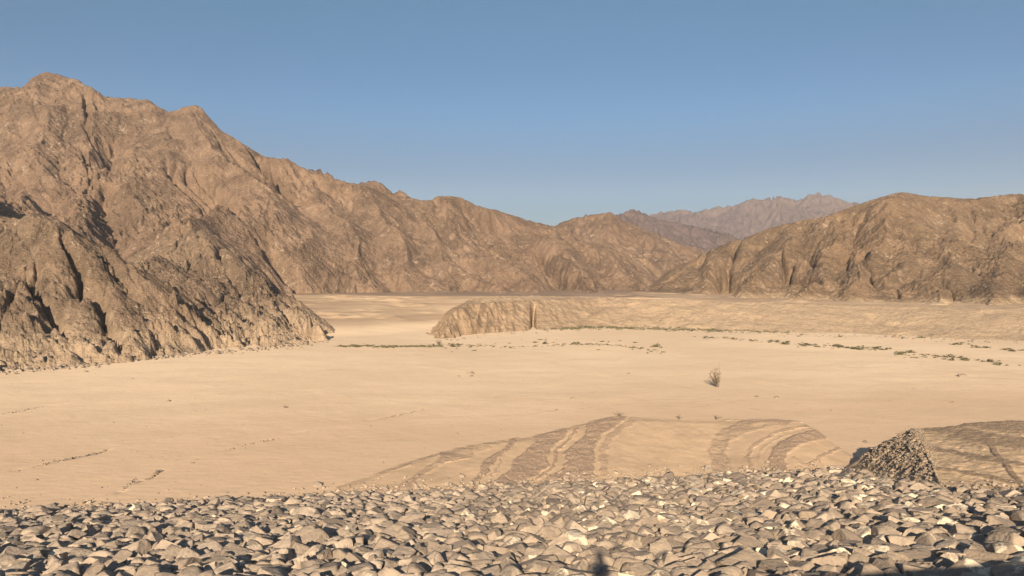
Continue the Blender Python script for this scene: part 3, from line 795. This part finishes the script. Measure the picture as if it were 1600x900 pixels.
def zone_name(x, y):
    for lim, nm in ((160, 'in the far left corner'), (400, 'below the scrubby dry tuft'), (640, 'below the bare silt flat'), (860, 'below the striped bank'),
                    (925, 'just left of the human shadow'), (1010, 'right of the human shadow'), (1180, 'between human shadow and channel'),
                    (1340, 'below the channel between banks'), (1470, 'below the rubble mound')):
        if x < lim: return nm
    return 'at the far right'
info = {}
for i in hero_set:
    tn = 'dark' if tone[i] < 0.40 else ('pale' if tone[i] > 0.68 else 'mid-toned')
    cl = 'tan' if warm[i] > 0.5 else 'grey'
    sh = 'flat' if asp[i, 2] < 0.62 else ('long' if asp[i, 0] > 1.25 else 'blocky')
    if patch[i] > 0.54: ds = f'cream-patched {sh} {cl} boulder'
    else: ds = f'{tn} {sh} {cl} boulder'
    rowy = 'bottom-row ' if bpy_[i] > 850 else ('upper-row ' if bpy_[i] < 800 else '')
    info.setdefault((rowy + ds, zone_name(bpx[i], bpy_[i])), []).append(i)
ORD = ['', 'second', 'third', 'fourth', 'fifth', 'sixth', 'seventh', 'eighth', 'ninth', 'tenth', 'eleventh', 'twelfth']
labels = {}
for (ds, zn), ids in info.items():
    ids.sort(key=lambda i: bpx[i])
    for k, i in enumerate(ids):
        if len(ids) == 1: labels[i] = f'{ds} in the riprap {zn}'
        elif k == 0: labels[i] = f'leftmost {ds} {zn}'
        elif k == len(ids) - 1: labels[i] = f'rightmost {ds} {zn}'
        else: labels[i] = f'{ORD[k]} {ds} from left, {zn}'
rest_V, rest_F, rest_t, rest_p, rest_w = [], [], [], [], []
off = 0
for i in range(N):
    r_ = A[i, 2]
    Mx = rock_matrix(i)
    rough_ = np.interp(bpx[i], [0, 500, 900, 1600], [0.075, 0.065, 0.048, 0.055])
    loc = np.array([bX[i], bY[i], bZ[i] + 0.30 + r2.normal(0, rough_) - 0.74 * asp[i, 2] * r_ - 0.10 * (r_ < 0.25)])
    sc = asp[i] * r_ * 1.14
    if i in hero_set:
        v = (PROTO_HI[proto[i]] * sc) @ Mx.T
        n = len(v)
        o = mesh_np('boulder', v, ICO3[1], m_rock, smooth_shade=False, attrs={'tone': np.full(n, tone[i]), 'patch': np.full(n, patch[i]), 'warm': np.full(n, warm[i])})
        o.location = loc
        tag(o, labels[i], 'boulder', 'riprap boulders on the dam slope')
    else:
        near = r_ / bY[i] * 759 > 6.0
        v = ((PROTO_LO if near else PROTO_XLO)[proto[i]] * sc) @ Mx.T + loc
        n = len(v)
        rest_V.append(v); rest_F.append((ICO2 if near else ICO1)[1] + off); off += n
        rest_t.append(np.full(n, tone[i])); rest_p.append(np.full(n, patch[i])); rest_w.append(np.full(n, warm[i]))
o = mesh_np('riprap', np.concatenate(rest_V), np.concatenate(rest_F), m_rock, smooth_shade=False, attrs={'tone': np.concatenate(rest_t), 'patch': np.concatenate(rest_p), 'warm': np.concatenate(rest_w)})
tag(o, 'mass of smaller and farther riprap boulders covering the dam slope', 'riprap', kind='stuff')

# ------------------------------------------------------------------ rubble on the mound, gravel litter
def ground_z_pt(px, py):
    z = 0.0
    for _ in range(4):
        p = at_z(px, py, z); z = float(ground_z(np.array([p[0]]), np.array([p[1]]))[0])
    return np.array([p[0], p[1], z])
def scatter(name, label, cat, P3, size, mat, seed, tone_rng=(0.1, 0.7)):
    r = np.random.default_rng(seed)
    VV, FF, TT = [], [], []; off = 0
    lo = [rock_shape(ICO1, np.random.default_rng(900 + k)) for k in range(14)]
    for k, p in enumerate(P3):
        s = size * math.exp(r.normal(0, 0.45))
        v = lo[r.integers(14)] * np.array([1.2, 0.9, 0.7]) * s
        a = r.uniform(0, 6.28); ca, sa = math.cos(a), math.sin(a)
        v = v @ np.array([[ca, sa, 0], [-sa, ca, 0], [0, 0, 1]])
        VV.append(v + p + np.array([0, 0, 0.25 * s])); FF.append(ICO1[1] + off); off += len(v)
        TT.append(np.full(len(v), r.uniform(*tone_rng)))
    n = off
    t = np.concatenate(TT)
    o = mesh_np(name, np.concatenate(VV), np.concatenate(FF), mat, attrs={'tone': t, 'patch': t * 0 + 0.15, 'warm': t * 0 + 0.7})
    tag(o, label, cat, kind='stuff')
wts = (MR.ravel() > 0.03) * (MR.ravel() + 0.04)
idx = np.random.default_rng(3).choice(len(wts), 10000, p=wts / wts.sum())
scatter('rubble', 'loose stones covering the crumbling face of the gravel mound', 'rubble', np.stack([MX.ravel()[idx], MY.ravel()[idx], MZ.ravel()[idx]], 1), 0.036, m_rock, 6, (0.1, 0.5))
rq = np.random.default_rng(8)
gp = []
while len(gp) < 1500:
    x_ = rq.uniform(0, 1600)
    by = np.interp(x_, [0, 100, 250, 430, 560, 660, 800, 900, 1000, 1100, 1300, 1350, 1450, 1600], [797, 801, 796, 786, 771, 763, 757, 751, 746, 739, 739, 749, 766, 771])
    y_ = by - abs(rq.normal(0, 9)) + 3
    p = at_z(x_, y_, 0)
    zz_ = max(0.0, float(cover_z(np.array([p[0]]), np.array([p[1]]))[0]))
    for _ in range(3):
        p = at_z(x_, y_, zz_); zz_ = max(0.0, float(cover_z(np.array([p[0]]), np.array([p[1]]))[0]))
    gp.append([p[0], p[1], zz_ + 0.02])
scatter('stray_stones', 'half-buried stray stones thinning out from the edge of the riprap', 'stones', [q - np.array([0, 0, 0.06]) for q in gp[::8]], 0.13, m_rock, 19, (0.2, 0.9))
scatter('gravel', 'scattered gravel along the foot of the riprap', 'gravel', gp, 0.075, m_rock, 9, (0.3, 0.9))

dl = []
dr = np.random.default_rng(31)
for pts_, n_ in [([(-20, 650), (20, 644), (75, 634)], 70), ([(40, 736), (80, 722), (120, 715), (170, 703)], 110), ([(188, 768), (200, 758), (212, 748)], 60), ([(205, 756), (232, 748), (245, 740), (250, 735)], 90),
                 ([(330, 708), (400, 692), (440, 684)], 40), ([(585, 656), (625, 648), (665, 640)], 60), ([(0, 795), (300, 785), (430, 780)], 120), ([(1180, 560), (1380, 566), (1500, 566)], 40)]:
    a_ = np.array(pts_, float); t_ = np.linspace(0, 1, len(a_))
    for k in range(n_):
        q_ = dr.beta(2, 1.4)
        dl.append(ground_z_pt(np.interp(q_, t_, a_[:, 0]) + dr.normal(0, 1), np.interp(q_, t_, a_[:, 1]) + dr.normal(0, 0.7)))
for k in range(500):
    dl.append(ground_z_pt(dr.uniform(0, 1600), 530 + 270 * dr.beta(1.3, 1.6)))
tl = []
tc = np.array([(0, 583), (60, 579), (130, 573), (200, 563), (260, 558), (330, 552), (400, 547), (480, 539), (512, 533)], float)
for k in range(520):
    x_ = dr.uniform(0, 512)
    tl.append(ground_z_pt(x_, np.interp(x_, tc[:, 0], tc[:, 1]) + abs(dr.normal(0, 2.2)) - 2.5))
bl = []
bf = np.array([(672, 523), (697, 532), (755, 524), (845, 518), (960, 513), (1080, 517), (1240, 522), (1450, 529), (1600, 536)], float)
for k in range(420):
    x_ = dr.uniform(668, 1600)
    bl.append(ground_z_pt(x_, np.interp(x_, bf[:, 0], bf[:, 1]) + dr.normal(0, 1.6)))
scatter('debris', 'crumbled stones along the foot of the eroded bank', 'debris', bl, 0.16, m_rock, 15, (0.0, 0.5))
scatter('talus', 'fallen stones along the foot of the near rock spur', 'talus', tl, 0.22, m_rock, 14, (0.0, 0.5))
scatter('clods', 'dark clods and crumbs lying on the drying silt', 'clods', dl, 0.042, m_rock, 12, (0.0, 0.2))
# ------------------------------------------------------------------ plants
m_leaf = mat_plain('shrub_leaf', (0.075, 0.070, 0.034), (0.125, 0.105, 0.055), 3.0)
m_dryl = mat_plain('dry_twig', (0.105, 0.078, 0.052), (0.19, 0.145, 0.098), 6.0)

def leaves_mesh(n, rx_, rz_, size, seed):
    r = np.random.default_rng(seed)
    V, Fc = [], []
    cl = r.normal(0, 0.42, (7, 3)); cl[:, 2] = np.abs(cl[:, 2]) * 0.9
    for k in range(n):
        c0 = cl[r.integers(7)] + r.normal(0, 0.2, 3)
        c0 = c0 * np.array([rx_, rx_, rz_]); c0[2] = abs(c0[2])
        a = r.normal(size=3); a /= np.linalg.norm(a); b_ = np.cross(a, r.normal(size=3)); b_ /= np.linalg.norm(b_)
        s = size * r.uniform(0.6, 1.3)
        i = len(V)
        V += [c0 - a * s, c0 + b_ * s * 0.45, c0 + a * s, c0 - b_ * s * 0.45]
        Fc.append([i, i + 1, i + 2, i + 3])
    return np.array(V), np.array(Fc)

def tubes(paths, sides=5):
    V, Fc = [], []
    for pts_, r0, r1 in paths:
        pts_ = np.array(pts_, float); n = len(pts_)
        b0 = len(V)
        for k, p in enumerate(pts_):
            tdir = pts_[min(k + 1, n - 1)] - pts_[max(k - 1, 0)]; tdir /= np.linalg.norm(tdir) + 1e-9
            a = np.cross(tdir, [0.31, 0.95, 0.05]); a /= np.linalg.norm(a) + 1e-9; b_ = np.cross(tdir, a)
            r_ = r0 + (r1 - r0) * k / (n - 1)
            for s in range(sides):
                q = 2 * math.pi * s / sides
                V.append(p + r_ * (a * math.cos(q) + b_ * math.sin(q)))
        for k in range(n - 1):
            for s in range(sides):
                i0 = b0 + k * sides + s; i1 = b0 + k * sides + (s + 1) % sides
                Fc.append([i0, i1, i1 + sides, i0 + sides])
    return np.array(V), np.array(Fc)

shrub_me = []
for k in range(8):
    v, f = leaves_mesh(90, 0.75, 0.5, 0.17, 300 + k)
    o = mesh_np('shrub', v, f, m_leaf, smooth_shade=False)
    shrub_me.append(o.data); bpy.data.objects.remove(o)
rs = np.random.default_rng(21)
def ground_pt(px, py):
    z = 0.0
    for _ in range(6):
        p = at_z(px, py, z); z = float(ground_z(np.array([p[0]]), np.array([p[1]]))[0])
    return np.array([p[0], p[1], z])
def shrub_line(poly, n, jit, size, label, group):
    a = np.array(poly, float)
    t = np.linspace(0, 1, len(a))
    for k in range(n):
        q = rs.random()
        x = np.interp(q, t, a[:, 0]) + rs.normal(0, 3); y = np.interp(q, t, a[:, 1]) + rs.normal(0, jit)
        p = ground_pt(x, y)
        o = bpy.data.objects.new('shrub', shrub_me[rs.integers(8)]); COL.objects.link(o)
        s = size * 0.58 * math.exp(rs.normal(0, 0.55))
        o.location = p; o.scale = (s * rs.uniform(1, 1.6), s, s * rs.uniform(0.5, 0.9)); o.rotation_euler = (0, 0, rs.uniform(0, 6.3))
        tag(o, label, 'shrub', group)
shrub_line([(1203, 534), (1260, 539), (1320, 543), (1389, 546)], 80, 1.6, 0.75, 'small green shrub in the long dotted row below the right hill', 'shrubs in the long dotted row')
shrub_line([(1080, 527), (1130, 528), (1185, 533)], 34, 0.9, 0.5, 'small green shrub in the thin row below the green strip', 'shrubs in the thin row')
shrub_line([(1395, 552), (1450, 556), (1520, 563), (1600, 572)], 44, 1.8, 0.75, 'small green shrub in the sparse row at the right edge', 'shrubs in the sparse right row')
shrub_line([(1490, 537), (1540, 543), (1590, 549)], 30, 1.4, 0.7, 'small green shrub in the upper row at the right edge', 'shrubs in the upper right row')
shrub_line([(1180, 522), (1300, 522), (1400, 524), (1480, 530)], 34, 3.5, 0.5, 'small scattered green shrub between the bleached hill foot and dotted row', 'shrubs scattered at the hill foot')
shrub_line([(700, 545), (760, 537), (840, 534), (900, 538), (960, 536), (1030, 547)], 46, 3.5, 0.55, 'low green plant scattered on the silt in front of the eroded bank', 'plants in front of the eroded bank')

# continuous low growth that reads as a strip
def cover_strip(name, label, poly, n, jit, size, seed):
    r = np.random.default_rng(seed); a = np.array(poly, float); t = np.linspace(0, 1, len(a))
    VV, FF = [], []; off = 0
    for k in range(n):
        q = r.random()
        p = ground_pt(np.interp(q, t, a[:, 0]), np.interp(q, t, a[:, 1]) + r.normal(0, jit))
        v, f = leaves_mesh(26, 0.7, 0.3, 0.16, seed * 100 + k % 12)
        s = size * r.uniform(0.5, 1.3)
        VV.append(v * s + p); FF.append(f + off); off += len(v)
    o = mesh_np(name, np.concatenate(VV), np.concatenate(FF), m_leaf, smooth_shade=False)
    tag(o, label, 'vegetation', kind='stuff')
cover_strip('ground_cover', 'thin green strip of growth across the silt left of the eroded bank', [(528, 541), (600, 542), (690, 541)], 200, 0.8, 0.7, 41)
cover_strip('ground_cover', 'dense green strip along the foot of the pale bank at centre right', [(848, 514), (900, 513), (940, 511), (990, 513), (1060, 515), (1140, 517), (1235, 519)], 380, 1.3, 0.95, 42)
cover_strip('ground_cover', 'curved line of low growth on the silt in front of the bank', [(700, 538), (800, 543), (900, 538), (960, 539), (1040, 551)], 150, 0.9, 0.5, 43)

def dry_bush(name, base, h, spread, n, seed, label, lean=(0, 0), r0=0.02):
    root = bpy.data.objects.new(name, None); COL.objects.link(root); root.location = base
    r = np.random.default_rng(seed)
    stems, twigs = [], []
    for k in range(n):
        a = r.uniform(0, 6.28); sprd = spread * r.uniform(0.1, 1)
        hh = h * r.uniform(0.35, 1.0) * (1 - 0.35 * sprd / spread)
        tip = np.array([math.cos(a) * sprd + lean[0] * hh, math.sin(a) * sprd + lean[1] * hh, hh])
        p = [np.array([0.05 * math.cos(a), 0.05 * math.sin(a), -0.05])]
        for s in range(1, 6):
            q = s / 5
            p.append(np.array([tip[0] * q ** 1.3, tip[1] * q ** 1.3, tip[2] * q]) + r.normal(0, 0.025 * h, 3) * q)
        stems.append((p, r0, r0 * 0.35))
        for w_ in range(5):
            q = r.integers(2, 6); s0 = p[q]
            dv = r.normal(0, 1, 3); dv[2] = abs(dv[2]) * 0.8
            dv = dv / np.linalg.norm(dv) * h * r.uniform(0.08, 0.2)
            twigs.append(([s0, s0 + dv * 0.5 + r.normal(0, 0.01 * h, 3), s0 + dv], r0 * 0.4, r0 * 0.2))
    v, f = tubes(stems); mesh_np('stems', v, f, m_dryl, parent=root)
    v, f = tubes(twigs, 4); mesh_np('twigs', v, f, m_dryl, parent=root)
    tag(root, label, 'bush')
    return root
p = ground_pt(1120, 605)
bsh = dry_bush('dry_bush', p, 2.6, 0.9, 34, 61, 'lone bare twiggy bush standing on the open silt right of centre', lean=(-0.15, 0), r0=0.035)
v, f = tubes([([(0.25, 0, 0), (0.32, 0.02, 1.2), (0.34, 0, 3.1)], 0.035, 0.015), ([(0.2, 0.1, 0), (0.42, 0.1, 1.0), (0.52, 0.1, 1.9)], 0.03, 0.012)])
mesh_np('tall_stem', v, f, m_dryl, parent=bsh)
def cover_pt(px, py):
    z = 0.0
    for _ in range(8):
        p = at_z(px, py, z); z = float(cover_z(np.array([p[0]]), np.array([p[1]]))[0])
    return np.array([p[0], p[1], z])
dry_bush('dry_tuft', cover_pt(285, 797), 0.75, 0.85, 40, 62, 'scrubby dry tuft at the edge of the riprap, left side of view', r0=0.012)
dry_bush('dry_tuft', cover_pt(1545, 775), 0.55, 0.75, 40, 63, 'dry tuft at the edge of the riprap below the gravel mound', r0=0.012)
for (x_, y_, s_, lb) in [(1062, 654, 0.4, 'small dry tuft on the crest of the striped bank, left of two'), (1120, 654, 0.45, 'small dry tuft on the crest of the striped bank, right of two'), (968, 651, 0.5, 'dry tuft at the highest point of the striped bank')]:
    u_ = (x_ - 800) / FPX
    yy = float(np.interp(u_, uR, RW[:, 1])); zz_ = float(np.interp(u_, uR, RW[:, 2]))
    dry_bush('dry_tuft', (u_ * yy, yy, zz_ - 0.08), s_, s_ * 1.2, 26, int(x_), lb, r0=0.012)
for (x_, y_, s_, lb) in [(686, 540, 1.6, 'dry bush below the left end of the eroded bank'), (372, 561, 0.0, ''), (690, 447, 0, '')]:
    if s_: dry_bush('dry_bush', ground_pt(x_, y_), s_, s_ * 0.6, 24, int(x_), lb, r0=0.03)

# stones lying on the open silt
stone_lo = [rock_shape(ICO2, np.random.default_rng(1200 + k)) for k in range(6)]
for k, (x_, y_, s_, lb) in enumerate([(735, 584, 0.42, 'largest dark stone alone on the silt left of centre'), (737, 588, 0.25, 'small dark stone just below the largest one on the silt'), (716, 588, 0.22, 'small stone left of the largest stone on the silt'),
      (895, 623, 0.22, 'dark stone on the silt above the striped bank'), (870, 641, 0.16, 'stone nearest the crest of the striped bank, on the silt'), (842, 642, 0.15, 'small stone left of others above the striped bank'), (447, 637, 0.24, 'flat dark stone on the left part of the silt'), (981, 731 - 147, 0.2, 'small stone on the silt left of the twiggy bush'),
      (1213, 622, 0.24, 'stone on the silt right of the twiggy bush'), (1183, 620, 0.2, 'stone on the silt closest to the right of the twiggy bush'), (1503, 588, 0.5, 'dark clump-like stone on the silt near the right edge'), (1352, 691, 0.2, 'stone in the sandy channel left of the gravel mound'), (1487, 629, 0.22, 'dark stone on the silt above the gravel mound'), (263, 627, 0.22, 'dark stone on the silt near the left rock spur')]):
    p = ground_pt(x_, y_)
    v = stone_lo[k % 6] * np.array([1.5, 1, 0.6]) * s_
    n = len(v)
    o = mesh_np('stone', v, ICO2[1], m_rock, attrs={'tone': np.full(n, 0.0), 'patch': np.full(n, 0.0), 'warm': np.full(n, 0.8)})
    o.location = p + np.array([0, 0, 0.2 * s_]); o.rotation_euler = (0, 0, k * 1.3)
    tag(o, lb, 'stone')

# ------------------------------------------------------------------ the person taking the picture (seen only as a shadow)
def skin_body(name, verts, edges, radii, root, mat):
    me = bpy.data.meshes.new(name); me.from_pydata(verts, edges, [])
    o = bpy.data.objects.new(name, me); COL.objects.link(o)
    md = o.modifiers.new('skin', 'SKIN'); md.use_smooth_shade = True
    for k, r_ in enumerate(radii):
        me.skin_vertices[0].data[k].radius = (r_, r_) if not isinstance(r_, tuple) else r_
    me.skin_vertices[0].data[root].use_root = True
    s = o.modifiers.new('sub', 'SUBSURF'); s.levels = 2; s.render_levels = 2
    me.materials.append(mat)
    return o
m_cloth = mat_plain('dark_clothes', (0.03, 0.035, 0.05), (0.05, 0.055, 0.07), 8)
z0 = 0.0
Vb = [(0, 0, .95), (0, 0, 1.15), (0, 0.01, 1.36), (0, 0.02, 1.47), (0, 0.05, 1.58), (0, 0.06, 1.70)]
Eb = [(0, 1), (1, 2), (2, 3), (3, 4), (4, 5)]
Rb = [(.165, .12), (.155, .11), (.19, .12), .065, (.088, .105), (.078, .09)]
for s in (-1, 1):
    b0 = len(Vb)
    Vb += [(s * .10, 0, .86), (s * .12, .02, .50), (s * .13, -.02, .09), (s * .15, .15, .05)]
    Rb += [.095, .062, .045, .042]
    Eb += [(0, b0), (b0, b0 + 1), (b0 + 1, b0 + 2), (b0 + 2, b0 + 3)]
    b1 = len(Vb)
    Vb += [(s * .19, .0, 1.41), (s * .24, .12, 1.20), (s * .115, .30, 1.50), (s * .09, .34, 1.57)]
    Rb += [.062, .043, .03, (.036, .02)]
    Eb += [(2, b1), (b1, b1 + 1), (b1 + 1, b1 + 2), (b1 + 2, b1 + 3)]
    for q in range(4):
        c0 = len(Vb)
        Vb += [(s * (.085 - .004 * q), .36, 1.595 - .018 * q), (s * (.06 - .004 * q), .385, 1.60 - .018 * q)]
        Rb += [.009, .008]; Eb += [(b1 + 3, c0), (c0, c0 + 1)]
    c0 = len(Vb)
    Vb += [(s * .075, .33, 1.55), (s * .055, .335, 1.57)]; Rb += [.011, .009]; Eb += [(b1 + 3, c0), (c0, c0 + 1)]
pb = skin_body('person', Vb, Eb, Rb, 0, m_cloth)
pb.location = (0.02, -0.48, CREST_Z)
tag(pb, 'person standing on the dam crest taking the picture, seen as a shadow', 'person')
# cap and hair-line so the head's shadow has its outline
bm = bmesh.new()
bmesh.ops.create_uvsphere(bm, u_segments=24, v_segments=12, radius=1)
for v in bm.verts:
    v.co.z = max(v.co.z, -0.15)
    k = 1.0 + (0.55 if v.co.z <= -0.14 and v.co.y > 0 else 0) * max(0, v.co.y)
    v.co = Vector((v.co.x * .105, v.co.y * .125 * k, v.co.z * .11))
me = bpy.data.meshes.new('cap'); bm.to_mesh(me); bm.free(); me.materials.append(m_cloth)
cap = bpy.data.objects.new('cap', me); COL.objects.link(cap); cap.parent = pb; cap.location = (0, 0.055, 1.70)

# ------------------------------------------------------------------ light, sky, haze
a, f_, v_ = ray(933, 861)
L = Vector((a, f_, v_)).normalized()                 # direction the sunlight travels
sun_el = math.asin(-L.z); az = math.atan2(-L.x, -L.y)
sl = bpy.data.lights.new('sun', 'SUN'); sl.energy = 5.0; sl.angle = math.radians(0.53); sl.color = (1.0, 0.86, 0.68)
so = bpy.data.objects.new('sun', sl); COL.objects.link(so)
so.rotation_euler = L.to_track_quat('-Z', 'Y').to_euler(); so.location = (-20, -60, 60)
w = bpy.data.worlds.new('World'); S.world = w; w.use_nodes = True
nt = w.node_tree; nt.nodes.clear()
sky = nt.nodes.new('ShaderNodeTexSky'); sky.sky_type = 'NISHITA'; sky.sun_disc = False
sky.sun_elevation = sun_el; sky.sun_rotation = az
sky.altitude = 600; sky.air_density = 0.8; sky.dust_density = 0.35; sky.ozone_density = 1.2
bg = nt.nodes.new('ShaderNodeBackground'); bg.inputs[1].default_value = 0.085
ow = nt.nodes.new('ShaderNodeOutputWorld')
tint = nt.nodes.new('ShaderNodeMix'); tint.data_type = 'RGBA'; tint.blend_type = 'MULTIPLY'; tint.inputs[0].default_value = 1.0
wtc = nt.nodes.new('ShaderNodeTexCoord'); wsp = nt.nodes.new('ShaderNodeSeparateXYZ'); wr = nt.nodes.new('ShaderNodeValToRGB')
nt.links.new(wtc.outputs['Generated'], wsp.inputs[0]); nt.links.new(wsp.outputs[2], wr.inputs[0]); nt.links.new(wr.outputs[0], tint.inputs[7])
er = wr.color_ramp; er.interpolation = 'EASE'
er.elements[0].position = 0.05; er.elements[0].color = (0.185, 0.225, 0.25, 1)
er.elements[1].position = 0.70; er.elements[1].color = (1.0, 1.0, 0.95, 1)  # unseen zenith kept brighter than the dimmed lower sky, to fill shadows
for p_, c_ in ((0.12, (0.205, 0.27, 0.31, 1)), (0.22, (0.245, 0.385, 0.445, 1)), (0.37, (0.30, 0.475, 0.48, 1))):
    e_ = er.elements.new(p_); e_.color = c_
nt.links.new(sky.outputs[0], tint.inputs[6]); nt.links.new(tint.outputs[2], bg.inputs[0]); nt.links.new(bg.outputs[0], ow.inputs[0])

bm = bmesh.new(); bmesh.ops.create_cube(bm, size=1)
for v in bm.verts: v.co = Vector((v.co.x * 4900, 1100 + v.co.y * 2560 , 127 + v.co.z * 266))
me = bpy.data.meshes.new('haze'); bm.to_mesh(me); bm.free()
hz = bpy.data.objects.new('haze', me); COL.objects.link(hz)
hm = bpy.data.materials.new('haze'); hm.use_nodes = True; ht = hm.node_tree; ht.nodes.clear()
ho = ht.nodes.new('ShaderNodeOutputMaterial'); hv = ht.nodes.new('ShaderNodeVolumePrincipled')
hv.inputs['Color'].default_value = (0.84, 0.84, 0.88, 1); hv.inputs['Density'].default_value = 0.00014
hv.inputs['Anisotropy'].default_value = 0.0
ht.links.new(hv.outputs[0], ho.inputs['Volume']); me.materials.append(hm)
tag(hz, 'thin pale haze filling the valley air', 'haze', kind='stuff')

S.view_settings.view_transform = 'Standard'; S.view_settings.look = 'None'
S.view_settings.gamma = 1.0; S.view_settings.use_curve_mapping = False
S.view_settings.exposure = 1.14
S.render.engine = 'CYCLES'
S.cycles.volume_bounces = 1
